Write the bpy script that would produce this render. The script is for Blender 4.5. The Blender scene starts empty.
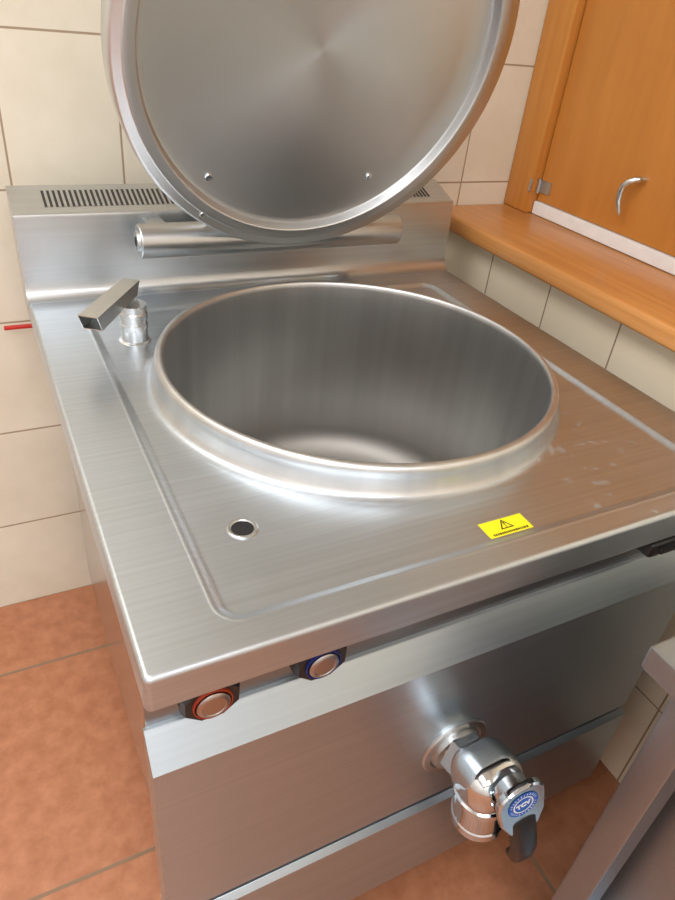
import bpy, bmesh, math, random
from mathutils import Vector, Matrix
C = bpy.context.scene.collection
H = 0.805
ROOT = Vector((0.39, 0.43, 0.0))
random.seed(4)
try:
    bpy.context.scene.view_settings.view_transform = 'Standard'
    bpy.context.scene.view_settings.look = 'None'
except Exception: pass

# ------------------------------------------------------------- materials
def new_mat(name):
    m = bpy.data.materials.new(name); m.use_nodes = True
    nt = m.node_tree; b = nt.nodes['Principled BSDF']
    return m, nt, b
def nd(nt, typ, **kw):
    n = nt.nodes.new(typ)
    for k, v in kw.items():
        if k.startswith('_'): setattr(n, k[1:], v)
        else: n.inputs[k].default_value = v
    return n
def coords(nt, kind='Object', scale=(1,1,1), loc=(0,0,0), rot=(0,0,0)):
    t = nt.nodes.new('ShaderNodeTexCoord'); mp = nt.nodes.new('ShaderNodeMapping')
    mp.inputs['Scale'].default_value = scale; mp.inputs['Location'].default_value = loc; mp.inputs['Rotation'].default_value = rot
    nt.links.new(t.outputs[kind], mp.inputs['Vector']); return mp.outputs['Vector']
def steel(name, col=(.59,.60,.605), rough=.30, scale=(2,300,300), aniso=0.0, radial=False, smudge=.06, colvar=.03, specks=0.0, dull=None):
    m, nt, b = new_mat(name); L = nt.links.new
    b.inputs['Metallic'].default_value = 1.0
    n1 = nd(nt, 'ShaderNodeTexNoise', Scale=1.0, Detail=2.0); L(coords(nt, 'Object', scale), n1.inputs['Vector'])
    n2 = nd(nt, 'ShaderNodeTexNoise', Scale=5.0, Detail=3.0, Roughness=.5); L(coords(nt), n2.inputs['Vector'])
    s = nd(nt, 'ShaderNodeMapRange', **{'From Min':.3,'From Max':.7,'To Min':rough-smudge*.5,'To Max':rough+smudge*.5}); L(n2.outputs['Fac'], s.inputs['Value'])
    out = s.outputs[0]
    if specks:
        n3 = nd(nt, 'ShaderNodeTexNoise', Scale=55.0, Detail=3.0); L(coords(nt), n3.inputs['Vector'])
        n4 = nd(nt, 'ShaderNodeTexNoise', Scale=4.0, Detail=1.0); L(coords(nt, loc=(3,1,0)), n4.inputs['Vector'])
        ad0 = nd(nt, 'ShaderNodeMath', _operation='MULTIPLY_ADD'); ad0.inputs[1].default_value = .45; L(n4.outputs['Fac'], ad0.inputs[0]); L(n3.outputs['Fac'], ad0.inputs[2])
        sp = nd(nt, 'ShaderNodeMapRange', **{'From Min':.93,'From Max':.99,'To Min':0.0,'To Max':specks}); L(ad0.outputs[0], sp.inputs['Value'])
        ad = nd(nt, 'ShaderNodeMath', _operation='ADD', _use_clamp=True); L(out, ad.inputs[0]); L(sp.outputs[0], ad.inputs[1]); out = ad.outputs[0]
    mx = nd(nt, 'ShaderNodeMix', _data_type='RGBA')
    mx.inputs[6].default_value = (*[c*(1-colvar) for c in col],1); mx.inputs[7].default_value = (*[min(1,c*(1+colvar)) for c in col],1)
    st = nd(nt, 'ShaderNodeMapRange', **{'From Min':.3,'From Max':.7}); L(n1.outputs['Fac'], st.inputs['Value'])
    L(st.outputs[0], mx.inputs[0]); cout = mx.outputs[2]
    if dull:      # shade painted into the colour: lower part of the vessel set darker and duller
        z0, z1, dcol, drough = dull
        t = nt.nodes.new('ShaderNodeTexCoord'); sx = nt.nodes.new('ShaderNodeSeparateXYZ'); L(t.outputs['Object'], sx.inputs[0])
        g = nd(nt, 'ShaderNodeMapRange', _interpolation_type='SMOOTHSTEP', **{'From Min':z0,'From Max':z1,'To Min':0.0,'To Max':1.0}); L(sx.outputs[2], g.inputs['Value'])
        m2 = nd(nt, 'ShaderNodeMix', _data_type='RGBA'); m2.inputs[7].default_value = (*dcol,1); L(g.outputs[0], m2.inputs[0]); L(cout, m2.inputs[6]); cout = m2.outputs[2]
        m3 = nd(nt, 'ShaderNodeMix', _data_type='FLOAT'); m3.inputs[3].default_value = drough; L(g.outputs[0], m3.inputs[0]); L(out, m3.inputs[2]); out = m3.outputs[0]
    L(out, b.inputs['Roughness']); L(cout, b.inputs['Base Color'])
    if aniso:
        b.inputs['Anisotropic'].default_value = aniso
        tg = nd(nt, 'ShaderNodeTangent')
        if radial: tg.direction_type = 'RADIAL'; tg.axis = 'Z'
        else: tg.direction_type = 'UV_MAP'; tg.uv_map = 'grain'
        L(tg.outputs[0], b.inputs['Tangent'])
    return m
def plain(name, col, rough=.5, metal=0.0, coat=0.0):
    m, nt, b = new_mat(name); L = nt.links.new
    n = nd(nt, 'ShaderNodeTexNoise', Scale=40.0, Detail=3.0); L(coords(nt), n.inputs['Vector'])
    mx = nd(nt, 'ShaderNodeMix', _data_type='RGBA'); mx.inputs[6].default_value = (*[c*.9 for c in col],1); mx.inputs[7].default_value = (*[min(1,c*1.08) for c in col],1)
    L(n.outputs['Fac'], mx.inputs[0]); L(mx.outputs[2], b.inputs['Base Color'])
    b.inputs['Roughness'].default_value = rough; b.inputs['Metallic'].default_value = metal; b.inputs['Coat Weight'].default_value = coat
    return m
def tiles(name, axes, off, w, h, mortar, c1, c2, grout, rough, mott=6.0, bump=.25, wide_below=None):
    m, nt, b = new_mat(name); L = nt.links.new
    t = nt.nodes.new('ShaderNodeTexCoord'); sp = nt.nodes.new('ShaderNodeSeparateXYZ'); L(t.outputs['Object'], sp.inputs[0])
    cb = nt.nodes.new('ShaderNodeCombineXYZ')
    for k in range(2):
        ad = nd(nt, 'ShaderNodeMath', _operation='ADD'); ad.inputs[1].default_value = off[k]; L(sp.outputs[axes[k]], ad.inputs[0])
        if k == 0 and wide_below:      # the lower courses carry tiles twice as wide
            ma = nd(nt, 'ShaderNodeMath', _operation='MULTIPLY_ADD'); ma.inputs[1].default_value = .5; ma.inputs[2].default_value = .085+w*10; L(sp.outputs[axes[0]], ma.inputs[0])
            gt = nd(nt, 'ShaderNodeMath', _operation='GREATER_THAN'); gt.inputs[1].default_value = wide_below; L(sp.outputs[2], gt.inputs[0])
            mx = nd(nt, 'ShaderNodeMix', _data_type='FLOAT'); L(gt.outputs[0], mx.inputs[0]); L(ma.outputs[0], mx.inputs[2]); L(ad.outputs[0], mx.inputs[3])
            L(mx.outputs[0], cb.inputs[0])
        else: L(ad.outputs[0], cb.inputs[k])
    br = nt.nodes.new('ShaderNodeTexBrick'); br.offset = 0.0; br.squash = 1.0
    br.inputs['Scale'].default_value = 1.0; br.inputs['Mortar Size'].default_value = mortar; br.inputs['Mortar Smooth'].default_value = .3
    br.inputs['Brick Width'].default_value = w; br.inputs['Row Height'].default_value = h; br.inputs['Bias'].default_value = 0
    br.inputs['Mortar'].default_value = (*grout,1)
    n = nd(nt, 'ShaderNodeTexNoise', Scale=mott, Detail=6.0, Roughness=.62); L(t.outputs['Object'], n.inputs['Vector'])
    rp = nt.nodes.new('ShaderNodeValToRGB'); rp.color_ramp.elements[0].position = .32; rp.color_ramp.elements[1].position = .68
    rp.color_ramp.elements[0].color = (*c1,1); rp.color_ramp.elements[1].color = (*c2,1)
    L(n.outputs['Fac'], rp.inputs[0]); L(rp.outputs[0], br.inputs['Color1'])
    hs = nd(nt, 'ShaderNodeHueSaturation', Value=.96); L(rp.outputs[0], hs.inputs['Color']); L(hs.outputs[0], br.inputs['Color2'])
    L(cb.outputs[0], br.inputs['Vector']); L(br.outputs['Color'], b.inputs['Base Color'])
    r = nd(nt, 'ShaderNodeMapRange', **{'To Min':rough,'To Max':.8}); L(br.outputs['Fac'], r.inputs['Value']); L(r.outputs[0], b.inputs['Roughness'])
    iv = nd(nt, 'ShaderNodeMath', _operation='SUBTRACT'); iv.inputs[0].default_value = 1.0; L(br.outputs['Fac'], iv.inputs[1])
    bp = nd(nt, 'ShaderNodeBump', Strength=bump, Distance=.002); L(iv.outputs[0], bp.inputs['Height']); L(bp.outputs[0], b.inputs['Normal'])
    return m
def wood(name, c1, c2, rough=.35, scale=(30,2,30)):
    m, nt, b = new_mat(name); L = nt.links.new
    n = nd(nt, 'ShaderNodeTexNoise', Scale=1.0, Detail=7.0, Roughness=.65, Distortion=.5); L(coords(nt, 'Object', scale), n.inputs['Vector'])
    rp = nt.nodes.new('ShaderNodeValToRGB'); rp.color_ramp.elements[0].position = .3; rp.color_ramp.elements[1].position = .7
    rp.color_ramp.elements[0].color = (*c1,1); rp.color_ramp.elements[1].color = (*c2,1)
    L(n.outputs['Fac'], rp.inputs[0]); L(rp.outputs[0], b.inputs['Base Color']); b.inputs['Roughness'].default_value = rough
    b.inputs['Coat Weight'].default_value = .1
    return m

M = dict(
    deck = steel('deck_steel', col=(.545,.595,.64), rough=.39, scale=(2,200,200), smudge=.12, aniso=.3, specks=.15, colvar=.06),
    front = steel('front_steel', rough=.22, scale=(300,300,2)),
    panel = steel('panel_steel', col=(.49,.565,.63), rough=.35, scale=(1.5,200,200), smudge=.0, colvar=.05, aniso=.4),
    upst = steel('upstand_steel', col=(.57,.595,.61), rough=.32, scale=(1.5,200,200), smudge=.02, colvar=.04),
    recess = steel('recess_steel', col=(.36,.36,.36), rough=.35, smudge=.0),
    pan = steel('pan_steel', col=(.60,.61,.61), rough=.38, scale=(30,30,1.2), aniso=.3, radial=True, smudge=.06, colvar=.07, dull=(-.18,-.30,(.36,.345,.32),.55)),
    lid = steel('lid_steel', col=(.59,.605,.61), rough=.37, scale=(3,3,3), aniso=.7, radial=True, smudge=.03, colvar=.02),
    tube = steel('tube_steel', col=(.54,.56,.57), rough=.30, smudge=.02),
    spout = steel('spout_steel', col=(.66,.67,.67), rough=.28, smudge=.03),
    chrome = steel('chrome', col=(.69,.73,.76), rough=.09, smudge=.02),
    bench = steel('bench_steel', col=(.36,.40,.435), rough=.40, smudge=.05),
    black = plain('black_plastic', (.012,.012,.013), .35),
    dark = plain('dark_void', (.010,.010,.010), .8), slot = plain('slot_shadow', (.03,.028,.026), .7),
    red = plain('red_plastic', (.34,.035,.012), .4), blue = plain('blue_plastic', (.010,.022,.16), .4),
    copper = steel('dial_metal', col=(.46,.39,.36), rough=.28), dial = steel('dial_grey', col=(.44,.42,.43), rough=.28),
    yellow = plain('yellow_vinyl', (.86,.76,.015), .4), ink = plain('black_ink', (.01,.01,.01), .5),
    badgeblue = plain('badge_blue', (.004,.10,.46), .35), white = plain('white_plastic', (.88,.88,.88), .4),
    lever_red = plain('red_lever', (.50,.02,.015), .4),
    wall_back = tiles('cream_tiles_back', (0,2), (-.197+.1835*20,0), .1835, .2333, .0020, (.76,.705,.575), (.83,.78,.655), (.38,.29,.20), .08, mott=9.0, wide_below=.70),
    wall_side = tiles('cream_tiles_side', (1,2), (-.745+.1790*40,0), .1790, .2333, .0020, (.85,.735,.55), (.89,.785,.61), (.32,.23,.15), .15),
    floor = tiles('terracotta_tiles', (0,1), (-.17+.47*20,-.271+.47*20), .47, .47, .004, (.38,.143,.066), (.51,.218,.112), (.26,.165,.10), .36, mott=30.0),
    ceil = plain('ceiling_paint', (.84,.84,.83), .8),
    plaster = plain('white_plaster', (.82,.82,.81), .7),
    sill = wood('sill_wood', (.53,.215,.055), (.71,.33,.10), .38, (60,2.5,60)),
    frame = wood('frame_wood', (.50,.19,.031), (.61,.255,.05), .4, (60,60,2.5)),
    hatch = wood('hatch_wood', (.50,.187,.031), (.58,.232,.043), .45, (22,22,2.5)),
)

# ------------------------------------------------------------- mesh helpers
def finish(bm, name, mat, parent=None, loc=(0,0,0), rot=None, wn=True, angle=38):
    bmesh.ops.recalc_face_normals(bm, faces=bm.faces[:])
    uvl = bm.loops.layers.uv.new('grain')          # grain runs along x, tangent across it
    for f in bm.faces:
        f.smooth = True
        for l in f.loops:
            c = l.vert.co; l[uvl].uv = (c.y - c.z*1.01, c.x)
    for e in bm.edges:
        e.smooth = not (len(e.link_faces) == 2 and e.calc_face_angle(0) > math.radians(angle))
    me = bpy.data.meshes.new(name); bm.to_mesh(me); bm.free()
    o = bpy.data.objects.new(name, me); C.objects.link(o)
    me.materials.append(mat)
    o.location = loc
    if rot is not None: o.rotation_euler = rot
    if parent is not None: o.parent = parent
    if wn:
        w = o.modifiers.new('wn', 'WEIGHTED_NORMAL'); w.keep_sharp = True
    return o
def lathe(prof, n=96):
    bm = bmesh.new(); rings = []
    for r, z in prof:
        if r < 1e-6: rings.append([bm.verts.new((0,0,z))])
        else: rings.append([bm.verts.new((r*math.cos(2*math.pi*i/n), r*math.sin(2*math.pi*i/n), z)) for i in range(n)])
    for a, b in zip(rings, rings[1:]):
        if len(a) == 1 and len(b) == 1: continue
        for i in range(n):
            j = (i+1) % n
            if len(a) == 1: bm.faces.new((a[0], b[i], b[j]))
            elif len(b) == 1: bm.faces.new((a[i], a[j], b[0]))
            else: bm.faces.new((a[i], a[j], b[j], b[i]))
    return bm
def xf(bm, m): bmesh.ops.transform(bm, matrix=m, verts=bm.verts[:]); return bm
def merge(*bms):
    r = bms[0]
    for b in bms[1:]:
        me = bpy.data.meshes.new('tmp'); b.to_mesh(me); b.free(); r.from_mesh(me); bpy.data.meshes.remove(me)
    return r
def box(x0,x1,y0,y1,z0,z1,bev=0.0015,seg=2):
    bm = bmesh.new(); bmesh.ops.create_cube(bm, size=1.0)
    for v in bm.verts: v.co = Vector(((x0+x1)/2+v.co.x*(x1-x0), (y0+y1)/2+v.co.y*(y1-y0), (z0+z1)/2+v.co.z*(z1-z0)))
    if bev: bmesh.ops.bevel(bm, geom=bm.edges[:], offset=bev, segments=seg, affect='EDGES', profile=.5)
    return bm
def extx(prof, x0, x1):
    bm = bmesh.new(); a = [bm.verts.new((x0,y,z)) for y,z in prof]; b = [bm.verts.new((x1,y,z)) for y,z in prof]
    n = len(prof)
    for i in range(n):
        j = (i+1) % n; bm.faces.new((a[i],a[j],b[j],b[i]))
    bm.faces.new(a); bm.faces.new(b[::-1])
    return bm
def tube(pts, rad, n=16):
    pts = [Vector(p) for p in pts]; bm = bmesh.new(); rings = []
    rads = rad if isinstance(rad, (list,tuple)) else [rad]*len(pts)
    t0 = (pts[1]-pts[0]).normalized(); u = t0.orthogonal().normalized()
    for i, p in enumerate(pts):
        t = (pts[min(i+1,len(pts)-1)]-pts[max(i-1,0)]).normalized()
        u = (u - t*u.dot(t)).normalized(); w = t.cross(u)
        rings.append([bm.verts.new(p+(u*math.cos(2*math.pi*k/n)+w*math.sin(2*math.pi*k/n))*rads[i]) for k in range(n)])
    for a, b in zip(rings, rings[1:]):
        for k in range(n): bm.faces.new((a[k],a[(k+1)%n],b[(k+1)%n],b[k]))
    bm.faces.new(rings[0][::-1]); bm.faces.new(rings[-1])
    return bm
def axis_to(d):
    return Vector((0,0,1)).rotation_difference(Vector(d)).to_matrix().to_4x4()
def empty(name, loc):
    o = bpy.data.objects.new(name, None); o.location = loc; C.objects.link(o); return o
def tag(o, label=None, cat=None, group=None, kind=None):
    if label: o['label'] = label
    if cat: o['category'] = cat
    if group: o['group'] = group
    if kind: o['kind'] = kind
    return o
def lettering(body, size, mat, name, parent, loc, rot, extrude=.0002, bold=0.0):
    cu = bpy.data.curves.new('txt', 'FONT'); cu.body = body; cu.size = size; cu.align_x = 'CENTER'; cu.align_y = 'CENTER'; cu.extrude = extrude; cu.offset = bold
    t = bpy.data.objects.new('txt', cu); C.objects.link(t); bpy.context.view_layer.update()
    me = bpy.data.meshes.new_from_object(t.evaluated_get(bpy.context.evaluated_depsgraph_get())); me.name = name
    bpy.data.objects.remove(t); bpy.data.curves.remove(cu)
    me.materials.clear(); me.materials.append(mat)
    o = bpy.data.objects.new(name, me); C.objects.link(o); o.parent = parent; o.location = loc; o.rotation_euler = rot
    return o

# ------------------------------------------------------------- the room
def struct(bm, name, mat): return tag(finish(bm, name, mat, wn=False), kind='structure')
XL, YF, ZC, YB, XR = -1.7, -2.4, 2.5, 0.94, 0.90
YN, ZH = .10, H+.78        # near end and head of the hatch opening
struct(box(XL-.1, 1.3, YF-.1, YB+.1, -.1, 0, 0), 'floor', M['floor'])
struct(box(XL-.1, 1.3, YF-.1, YB+.1, ZC, ZC+.1, 0), 'ceiling', M['ceil'])
struct(box(XL-.1, 1.3, YB, YB+.1, 0, ZC, 0), 'wall_back', M['wall_back'])
struct(box(XL-.1, 1.3, YF-.1, YF, 0, ZC, 0), 'wall_front', M['plaster'])
struct(box(XL-.1, XL, YF, YB, 0, ZC, 0), 'wall_left', M['plaster'])
wr = merge(box(XR, 1.3, YF, YB, 0, H+.046, 0), box(1.10, 1.3, YN, YB, H+.046, ZC, 0), box(XR, 1.3, YF, YN, H+.046, ZC, 0))
struct(wr, 'wall_right', M['wall_side'])
struct(box(.862, 1.10, YN+.001, YB-.001, H+.046, H+.080, .006, 3), 'trim_1', M['sill'])
struct(merge(box(1.062, 1.10, .855, YB-.001, H+.0805, ZH, .003), box(1.062, 1.10, YN+.08, .855, ZH-.08, ZH, .003), box(1.062, 1.10, YN+.001, YN+.08, H+.0805, ZH, .003)), 'trim_2', M['frame'])

# hatch panel
hp = tag(empty('hatch_panel', (1.09, .5, H+.081)), 'orange wooden hatch panel above the sill, with white bottom strip and metal hook', 'hatch')
def hpl(bm, name, mat, **k):
    return finish(xf(bm, Matrix.Translation(-hp.location)), name, mat, hp, **k)
hpl(box(1.083, 1.099, YN+.082, .853, H+.109, ZH-.082, .002), 'panel', M['hatch'])
hpl(box(1.076, 1.099, YN+.082, .853, H+.081, H+.108, .002), 'bottom_strip', M['white'])
hz = H+.140
hpl(merge(box(1.0805,1.083,.818,.853,hz-.013,hz+.013,.0006), box(1.0590,1.0615,.857,.864,hz-.013,hz+.013,.0006),
          xf(lathe([(0,-.015),(.0055,-.015),(.0055,.015),(0,.015)],16), Matrix.Translation((1.0775,.852,hz)))), 'hinge', M['tube'])
pts = [(1.060,.599,H+.149),(1.058,.602,H+.158),(1.057,.607,H+.172),(1.057,.609,H+.188),(1.057,.607,H+.200),(1.059,.600,H+.209),(1.064,.591,H+.215),(1.073,.585,H+.217),(1.086,.583,H+.217)]
hpl(tube(pts,[.0035,.0052,.0060,.0066,.0066,.0064,.0060,.0056,.0054],14), 'hook_handle', M['chrome'])

# ------------------------------------------------------------- the kettle
K = tag(empty('boiling_kettle', ROOT), 'large square stainless steel boiling kettle with open round lid and round pan', 'boiling kettle')
OFF = Vector((0,0,H)) - ROOT
def part(bm, name, mat, **k): return finish(bm, name, mat, K, loc=OFF, **k)
CX, CY = .4009, .4076
WD = .0050                 # depth of the pressed well
def sdf(px, py, R, r):
    x0,x1,y0,y1 = R; cx,cy=(x0+x1)/2,(y0+y1)/2; qx=abs(px-cx)-((x1-x0)/2-r); qy=abs(py-cy)-((y1-y0)/2-r)
    return math.hypot(max(qx,0),max(qy,0))+min(max(qx,qy),0)-r
def rad_at(th, R, r):
    lo, hi = 0.0, 1.5
    for _ in range(40):
        m = (lo+hi)/2
        if sdf(CX+m*math.cos(th), CY+m*math.sin(th), R, r) < 0: lo = m
        else: hi = m
    return lo
E = (0,.8,0,.79); Bd = (.070,.727,.027,.711); EC = .007
angs = [2*math.pi*i/240 for i in range(240)]
for R, r in ((E,EC),(Bd,.03)):
    for x in R[:2]:
        for y in R[2:]:
            sx = 1 if x==R[0] else -1; sy = 1 if y==R[2] else -1
            for k in range(21):
                a = math.pi/2*k/20
                angs.append(math.atan2(y+sy*(r-r*math.sin(a))-CY, x+sx*(r-r*math.cos(a))-CX) % (2*math.pi))
angs = sorted(angs); ang = [angs[0]]
for a in angs[1:]:
    if a-ang[-1] > 2e-4: ang.append(a)
def ins(R, d): return (R[0]+d,R[1]-d,R[2]+d,R[3]-d)
rings = []
for d, z in ((.045,-.0400),(.0015,-.0400),(.0002,-.0394),(0,-.0385),(0,-.0055),(.0006,-.0030),(.0018,-.0012),(.0034,-.0003),(.0055,0)):
    rings.append([(rad_at(a, ins(E,d), max(EC-d,.0015)), z) for a in ang])
for d, z in ((0,0),(.0015,.0003),(.0030,.0005),(.0045,.0003),(.0065,-.0006),(.0095,-.0026),(.0125,-.0043),(.0145,-.0048),(.0165,-WD)):
    rings.append([(rad_at(a, ins(Bd,d), .03-d), z) for a in ang])
for r, z in ((.300,-WD),(.295,-WD+.0004),(.2905,-WD+.0018),(.2878,-WD+.0042)):
    rings.append([(r, z) for a in ang])
bm = bmesh.new(); vr = [[bm.verts.new((CX+r*math.cos(a), CY+r*math.sin(a), z)) for (r,z),a in zip(rg,ang)] for rg in rings]
for a, b in zip(vr, vr[1:]):
    for i in range(len(ang)):
        j = (i+1) % len(ang); bm.faces.new((a[i],a[j],b[j],b[i]))
part(bm, 'deck', M['deck'], angle=60)
pprof = [(.2880,-.0012),(.2856,.0020),(.2840,.006),(.2824,.011),(.2812,.016),(.2808,.0195),(.2812,.0225),(.2816,.0255),(.2812,.0290),(.2794,.0322),(.2765,.0341),(.2734,.0343),(.2710,.0330),(.2697,.0300),(.2690,.024),
             (.268,0),(.268,-.07),(.268,-.14),(.268,-.20),(.268,-.255)]
for k in range(1,13):
    a = math.pi/2*k/12; pprof.append((.208+.06*math.cos(a), -.255-.06*math.sin(a)))
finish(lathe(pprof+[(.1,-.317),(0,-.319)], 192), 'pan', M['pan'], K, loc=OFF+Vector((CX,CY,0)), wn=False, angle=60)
prof = [(.7616,.0003),(.7680,.0016),(.7735,.0055),(.7780,.013),(.7802,.022),(.7812,.034),(.7845,.1265),(.7858,.1300),(.7885,.1318),(.8590,.1545),(.8625,.1545),(.8645,.152),(.8645,-.04),(.80,-.04),(.7616,-.004)]
up = part(extx(prof, 0, .803), 'upstand', M['upst'], angle=25)
def top_z(y): return .1318+(y-.7885)*(.1545-.1318)/(.8590-.7885)
for xa, xb in ((.048,.36),(.442,.760)):
    vb = bmesh.new(); x = xa
    while x < xb:
        y0, y1 = .803, .845; q = []
        for yy, xx in ((y0,x),(y0,x+.0040),(y1,x+.0040),(y1,x)): q.append(vb.verts.new((xx,yy,top_z(yy)+.0006)))
        vb.faces.new(q); x += .0082
    finish(vb, 'vent_slots', M['slot'], up, wn=False)
# --- hinge tube
tb = lathe([(0,0),(.008,0),(.008,-.004),(.015,-.004),(.016,0),(.0245,0),(.0262,.002),(.0262,.460),(.0245,.462),(0,.462)], 64)
xf(tb, Matrix.Translation((.167,.712,.1065)) @ axis_to((1,0,0)))
ht = part(tb, 'hinge_tube', M['tube'], angle=45)
finish(xf(lathe([(0,.0045),(.0075,.0045)],24), Matrix.Translation((.167,.712,.1065)) @ axis_to((-1,0,0))), 'end_hole', M['dark'], ht, wn=False)
for xx in (.19,.59):
    part(box(xx,xx+.03,.730,.786,.088,.122,.002), 'hinge_bracket', M['upst'])
# --- lid
th = 1.8699
lid = lathe([(0,-.032),(.06,-.0305),(.14,-.026),(.21,-.021),(.243,-.0185),(.250,-.016),(.2525,-.011),(.2533,-.002),(.2545,-.0003),(.2562,.0002),
             (.2690,-.0004),(.2700,-.0020),(.2712,-.0026),(.2815,-.0034),(.2845,-.0048),(.2860,-.0075),(.2866,-.011),
             (.2866,-.032),(.284,-.038),(.26,-.045),(.16,-.058),(0,-.064)], 192)
LID = finish(lid, 'lid', M['lid'], K, loc=OFF+Vector((.404,.571,.3770)), rot=(th,0,0), wn=False, angle=40)
def scr(x, y, z, r):
    finish(xf(lathe([(r,-.001),(r,.0015),(r*.8,.003),(r*.3,.0036),(0,.0034)],20), Matrix.Translation((x,y,z))), 'screw', M['chrome'], LID, wn=False)
scr(-.147,-.174,-.0200,.006); scr(.116,-.177,-.0205,.006); scr(-.158,-.222,-.0018,.005)
for xx in (.27,.51):
    part(box(xx,xx+.03,.700,.742,.112,.30,.003), 'lid_arm', M['upst'])
# --- water spout: thin folded sheet channel on a ringed base
part(xf(lathe([(.0235,-.0005),(.0235,0.001),(.0222,.002),(.0190,.003),(.0188,.019),(.0200,.020),(.0200,.026),(.0188,.027),(.0188,.031),(.0202,.032),(.0202,.041),(.0190,.0425),(.0190,.052),(.0,.052)],40), Matrix.Translation((.130,.604,-WD)) @ Matrix.Diagonal((1,1,1.1,1))),
          'spout_base', M['spout'], angle=35)
A = Vector((.138,.640,.066)); Bp = Vector((.056,.520,.064)); d = (Bp-A).normalized(); s = d.cross(Vector((0,0,1))).normalized(); n = s.cross(d)
bm = bmesh.new(); R = []
for p, hw, hh, sh in ((A,.0125,.0095,.012),(Bp,.0135,.0115,-.010)):
    R.append([bm.verts.new(p+s*hw*i+n*hh*j+d*(sh*(1 if j<0 else 0))) for i,j in ((-1,-1),(1,-1),(1,1),(-1,1))])
q = [bm.verts.new(Bp+s*.0125*i+n*.0105*j+d*(-.010*(1 if j<0 else 0))) for i,j in ((-1,-1),(1,-1),(1,1),(-1,1))]
q2 = [bm.verts.new(Bp-d*.045+s*.0120*i+n*.0098*j) for i,j in ((-1,-1),(1,-1),(1,1),(-1,1))]
seq = [R[0],R[1],q,q2]
for a, b in zip(seq, seq[1:]):
    for k in range(4): bm.faces.new((a[k],a[(k+1)%4],b[(k+1)%4],b[k]))
bm.faces.new(R[0]); bm.faces.new(q2)
part(bm, 'spout', M['spout'], wn=False, angle=20)
# --- overflow hole
hole = part(xf(lathe([(.0160,-.0002),(.0160,.0012),(.0148,.0020),(.0125,.0018),(.0115,.0006)],40), Matrix.Translation((.134,.148,-WD))), 'overflow_ring', M['tube'], wn=False)
finish(xf(lathe([(0,.0006),(.0121,.0006)],40), Matrix.Translation((.134,.148,-WD))), 'overflow_hole', M['dark'], hole, wn=False)
# --- yellow sticker
zs = -WD
ST = tag(part(box(.3705,.4275,.0437,.0677,zs-.0002,zs+.0004,0), 'sticker', M['yellow'], wn=False), 'small yellow warning sticker')
def tri(pts, z):
    b = bmesh.new(); b.faces.new([b.verts.new((x,y+.0024,z)) for x,y in pts]); return b
def ringtri(cx, cy, R, r, z):
    b = bmesh.new(); o=[];i=[]
    for k in range(3):
        a = math.pi/2+k*2*math.pi/3; o.append(b.verts.new((cx+R*math.cos(a),cy+.0024+R*math.sin(a)*.95,z))); i.append(b.verts.new((cx+r*math.cos(a),cy+.0024+r*math.sin(a)*.95,z)))
    for k in range(3): b.faces.new((o[k],o[(k+1)%3],i[(k+1)%3],i[k]))
    return b
zz = zs+.0007
tb_ = ringtri(.399,.0543,.0100,.0072,zz)
tb_ = merge(tb_, tri([(.3980,.0592),(.4000,.0592),(.3995,.0545),(.3985,.0545)],zz), tri([(.3982,.0535),(.3998,.0535),(.3998,.0520),(.3982,.0520)],zz))
x = .376
while x < .422:
    w = random.choice((.0015,.002,.0025)); tb_ = merge(tb_, tri([(x,.0428),(x+w,.0428),(x+w,.0457),(x,.0457)],zz)); x += w+.0009
finish(tb_, 'warning_print', M['ink'], ST, wn=False)
# --- cabinet body
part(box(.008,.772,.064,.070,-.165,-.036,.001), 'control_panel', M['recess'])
part(extx([(.064,-.150),(.0595,-.1495),(.0585,-.1500),(.0302,-.1838),(.030,-.1850),(.030,-.489),(.0312,-.4903),(.064,-.4905)], .005, .776), 'front_panel', M['panel'], angle=20)
part(extx([(.064,-.4985),(.0310,-.4985),(.0300,-.4990),(.0232,-.5060),(.0228,-.5072),(.0228,-.694),(.0240,-.6955),(.064,-.6955)], .005, .776), 'lower_panel', M['panel'], angle=20)
part(box(.036,.0385,.0665,.862,-.695,-.036,0), 'side_panel', M['front'])
part(box(.7605,.763,.0665,.862,-.695,-.036,0), 'side_panel', M['front'])
part(box(.0385,.7605,.858,.862,-.695,-.036,0), 'back_panel', M['front'])
part(box(.0385,.7605,.0665,.858,-.695,-.687,0), 'bottom_panel', M['front'])
part(box(.008,.773,.0645,.0664,-.52,-.4700,0), 'seam_backing', M['dark'], wn=False)
for fx in (.085,.715):
    for fy in (.11,.81):
        part(xf(lathe([(0,-.8045),(.026,-.8045),(.026,-.795),(.017,-.79),(.017,-.69),(0,-.69)],28), Matrix.Translation((fx,fy,0))), 'foot', M['tube'])
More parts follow.
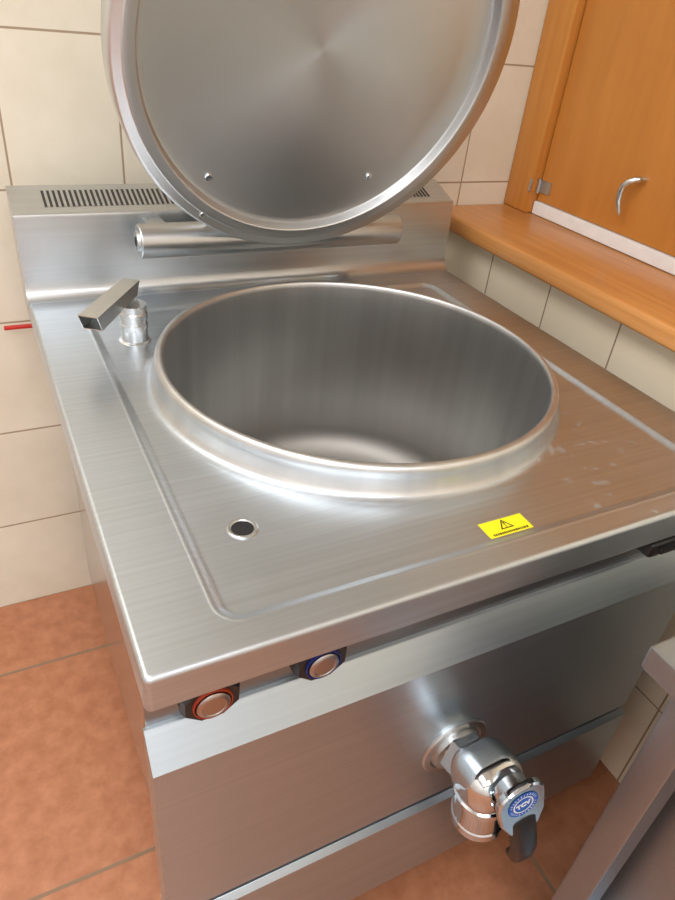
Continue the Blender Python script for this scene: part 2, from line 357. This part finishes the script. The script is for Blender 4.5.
# --- knobs
def knob(x, z, ring, dial, label):
    mt = Matrix.Translation((x,.065,z)) @ axis_to((0,-1,0))
    bz = [(.0315*math.cos(math.radians(22.5+45*k)), .0270*math.sin(math.radians(22.5+45*k))) for k in range(8)]
    b = bmesh.new(); prev = None
    for sc, zc in ((1.0,0),(1.0,.020),(.90,.0262)):
        ring_ = [b.verts.new((px*sc,py*sc,zc)) for px,py in bz]
        if prev:
            for i in range(8): b.faces.new((prev[i],prev[(i+1)%8],ring_[(i+1)%8],ring_[i]))
        else: b.faces.new(ring_[::-1])
        prev = ring_
    b.faces.new(prev)
    k = part(xf(b, mt), 'control_knob', M['black'], angle=15); k['label'] = label
    mt2 = Matrix.Translation((x,.065-.026,z)) @ axis_to((0,-1,0))
    finish(xf(lathe([(.0198,-.004),(.0198,.002),(.0194,.0032),(.0184,.0032),(.0178,.002),(.0178,-.004)],40), mt2), 'ring', ring, k)
    finish(xf(lathe([(.0168,-.002),(.0165,.004),(.0150,.0056),(.012,.0062),(.0112,.0054),(.005,.0056),(0,.0057)],40), mt2), 'dial', dial, k)
knob(.067,-.111,M['red'],M['copper'],'black knob with red ring'); knob(.182,-.109,M['blue'],M['dial'],'black knob with blue ring')
part(merge(box(.625,.715,.020,.064,-.100,-.076,.006,3), box(.64,.70,.016,.03,-.094,-.082,.003)), 'latch', M['black'])
# --- drain valve
VX, VZ = .397, -.369
DV = part(xf(lathe([(0,0),(.051,0),(.051,.003),(.049,.005),(.041,.0055),(.039,.0045),(.037,.0045),(.036,.011),(.026,.013),(.026,.02),(0,.02)],48), Matrix.Translation((VX,.0298,VZ)) @ axis_to((0,-1,0))), 'drain_valve', M['tube'], angle=30)
hexn = lathe([(0,0),(.031,0),(.0345,.002),(.0345,.026),(.031,.028),(0,.028)],6)
finish(xf(hexn, Matrix.Translation((VX,.014,VZ+.004)) @ axis_to((0.02,-1,.25))), 'hex_nut', M['chrome'], DV, angle=20)
finish(tube([(VX,.02,VZ),(VX+.001,-.005,VZ+.010),(VX+.003,-.03,VZ+.022)],.028,28), 'pipe', M['chrome'], DV)
bc = Vector((VX+.001,-.034,VZ+.025))
# rounded body with a cylindrical outlet below it
bd = box(-.041,.041,-.039,.039,-.034,.037,.029,7)
finish(xf(bd, Matrix.Translation(bc) @ Matrix.Rotation(math.radians(-6),4,'Y') @ Matrix.Rotation(math.radians(-12),4,'X')), 'valve_body', M['chrome'], DV, angle=60)
ot = lathe([(0,-.010),(.0355,-.012),(.0362,-.026),(.0392,-.028),(.0392,-.038),(.0362,-.040),(.0350,-.086),(.0367,-.088),(.0367,-.102),(.0350,-.104),(.0300,-.104),(.0295,-.085),(0,-.085)],48)
finish(xf(ot, Matrix.Translation(bc) @ Matrix.Rotation(math.radians(-7),4,'Y')), 'outlet', M['chrome'], DV, angle=35)
ly = Vector((.24,-.14,-.96)).normalized(); lz = Vector((-.14,-.84,.40)); lz = (lz-ly*lz.dot(ly)).normalized(); lx = ly.cross(lz)
LMx = Matrix((( lx.x,ly.x,lz.x,0),(lx.y,ly.y,lz.y,0),(lx.z,ly.z,lz.z,0),(0,0,0,1)))
LO = Matrix.Translation(bc+Vector((.004,-.047,.024))) @ LMx @ Matrix.Scale(1.2,4)
finish(xf(lathe([(0,-.014),(.019,-.014),(.019,.0),(0,.0)],32), LO), 'stem', M['chrome'], DV)
lv = bmesh.new(); prof2 = []
for k in range(13):
    a = math.radians(180+k*15)
    c_, s_ = math.cos(a), math.sin(a)
    prof2.append((.0268*math.copysign(abs(c_)**.8,c_), -.006+.0215*math.copysign(abs(s_)**.8,s_)))
prof2 += [(.0255,.022),(.0165,.044),(-.0165,.044),(-.0255,.022)]
t_ = [lv.verts.new((x,y,.0075)) for x,y in prof2]; t2 = [lv.verts.new((x*.94,y*.96,.0095)) for x,y in prof2]; b_ = [lv.verts.new((x,y,.002)) for x,y in prof2]
for i in range(len(prof2)):
    j = (i+1)%len(prof2); lv.faces.new((t_[i],t_[j],b_[j],b_[i])); lv.faces.new((t2[i],t2[j],t_[j],t_[i]))
lv.faces.new(t2); lv.faces.new(b_[::-1])
finish(xf(lv, LO), 'lever', M['chrome'], DV, angle=30)
gp = bmesh.new(); R = []
for y, hw, z0, z1 in ((.023,.0125,-.002,.0090),(.028,.0148,-.004,.0125),(.045,.0150,-.004,.0135),(.064,.0145,-.004,.0145),(.084,.0138,-.005,.0138),(.104,.0128,-.009,.0095),(.120,.0115,-.015,.002),(.132,.0095,-.022,-.007),(.136,.0055,-.022,-.012)):
    R.append([gp.verts.new((hw*c, y, (z0+z1)/2+(z1-z0)/2*s_)) for c, s_ in [(math.copysign(abs(math.cos(t))**.6,math.cos(t)), math.copysign(abs(math.sin(t))**.6,math.sin(t))) for t in [2*math.pi*k/20 for k in range(20)]]])
for a, b in zip(R, R[1:]):
    for k in range(20): gp.faces.new((a[k],a[(k+1)%20],b[(k+1)%20],b[k]))
gp.faces.new(R[0][::-1]); gp.faces.new(R[-1])
finish(xf(gp, LO), 'grip', M['black'], DV, angle=50)
def disc(r0, r1, z): return lathe([(r0,z),(r1,z)],40) if r0 > 0 else lathe([(0,z),(r1,z)],40)
LB = LO @ Matrix.Translation((0,-.003,.0097)) @ Matrix.Scale(.96,4) @ Matrix.Translation((0,0,-.0097))
finish(xf(disc(0,.0182,.0100), LB), 'badge', M['badgeblue'], DV, wn=False)
marks = bmesh.new()
for k in range(26):
    if k % 13 in (0,): continue
    a = 2*math.pi*k/26; h = random.choice((.0026,.0034,.0040))
    q = [(.0139,-.036),(.0139,.036),(.0139+h*.75,.028),(.0139+h*.75,-.028)]
    marks.faces.new([marks.verts.new((r*math.cos(a+o_),r*math.sin(a+o_),.0103)) for r,o_ in q])
finish(xf(merge(marks, disc(.0106,.0122,.0103)), LB), 'badge_line', M['white'], DV, wn=False)
TXM = LB @ Matrix.Translation((0,0,.0105)) @ Matrix.Rotation(math.radians(180+6),4,'Z')
lettering('TCV', .0100, M['white'], 'badge_letters', DV, TXM.to_translation(), TXM.to_euler(), bold=.0004)

# ------------------------------------------------------------- prep table at the right front
T = tag(empty('prep_table', (.8,-.45,0)), 'stainless steel worktable whose corner stands in front of the kettle at lower right', 'table')
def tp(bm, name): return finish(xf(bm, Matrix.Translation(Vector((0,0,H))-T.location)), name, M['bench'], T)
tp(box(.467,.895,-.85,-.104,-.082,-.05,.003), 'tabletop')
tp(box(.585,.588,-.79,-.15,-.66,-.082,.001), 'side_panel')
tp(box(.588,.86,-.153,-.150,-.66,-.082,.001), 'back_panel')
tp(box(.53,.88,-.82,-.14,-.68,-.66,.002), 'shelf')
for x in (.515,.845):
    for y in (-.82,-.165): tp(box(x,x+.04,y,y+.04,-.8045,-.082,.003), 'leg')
# ------------------------------------------------------------- red shut-off valve on the wall behind the kettle
V = tag(empty('shutoff_valve', (.03,.905,H-.10)), 'small red lever of a shut-off valve on the tiled wall left of the kettle', 'valve')
finish(tube([(0,.036,-.02),(0,0,-.02),(0,0,-.055)],.009,16), 'pipe', M['tube'], V)
finish(lathe([(0,-.03),(.013,-.03),(.015,-.026),(.015,-.012),(.011,-.008),(.011,-.002),(0,-.002)],24), 'valve_body', M['tube'], V)
finish(box(-.070,.012,-.0055,.0055,-.002,.003,.0012), 'lever', M['lever_red'], V)

# ------------------------------------------------------------- light
def area(name, loc, sx, sy, power, col):
    l = bpy.data.lights.new(name,'AREA'); l.shape='RECTANGLE'; l.size=sx; l.size_y=sy; l.energy=power; l.color=col
    o = bpy.data.objects.new(name,l); o.location=loc; C.objects.link(o); return o
area('ceiling_lamp', (-.70,.05,ZC-.03), .9, 1.6, 30, (.975,.985,1))
area('ceiling_lamp', (-.45,-1.5,ZC-.03), 1.6, .9, 36, (.975,.985,1))
w = bpy.data.worlds.new('w'); bpy.context.scene.world = w; w.use_nodes = True
w.node_tree.nodes['Background'].inputs[0].default_value = (.9,.88,.85,1); w.node_tree.nodes['Background'].inputs[1].default_value = .3
# ------------------------------------------------------------- camera
cd = bpy.data.cameras.new('camera'); cam = bpy.data.objects.new('camera', cd); C.objects.link(cam)
r0 = Vector((.89140,-.44315,.09495)); r1 = Vector((-.17878,-.53635,-.82485)); r2 = Vector((.41646,.71830,-.55733))
m = Matrix.Identity(4)
for i in range(3): m[i][0]=r0[i]; m[i][1]=-r1[i]; m[i][2]=-r2[i]
m.translation = Vector((-.0510,-.3432,.4510+H))
cam.matrix_world = m
cd.sensor_fit = 'VERTICAL'; cd.sensor_height = 36; cd.sensor_width = 27; cd.lens = 676.61/900*36; cd.clip_start = .01
bpy.context.scene.camera = cam
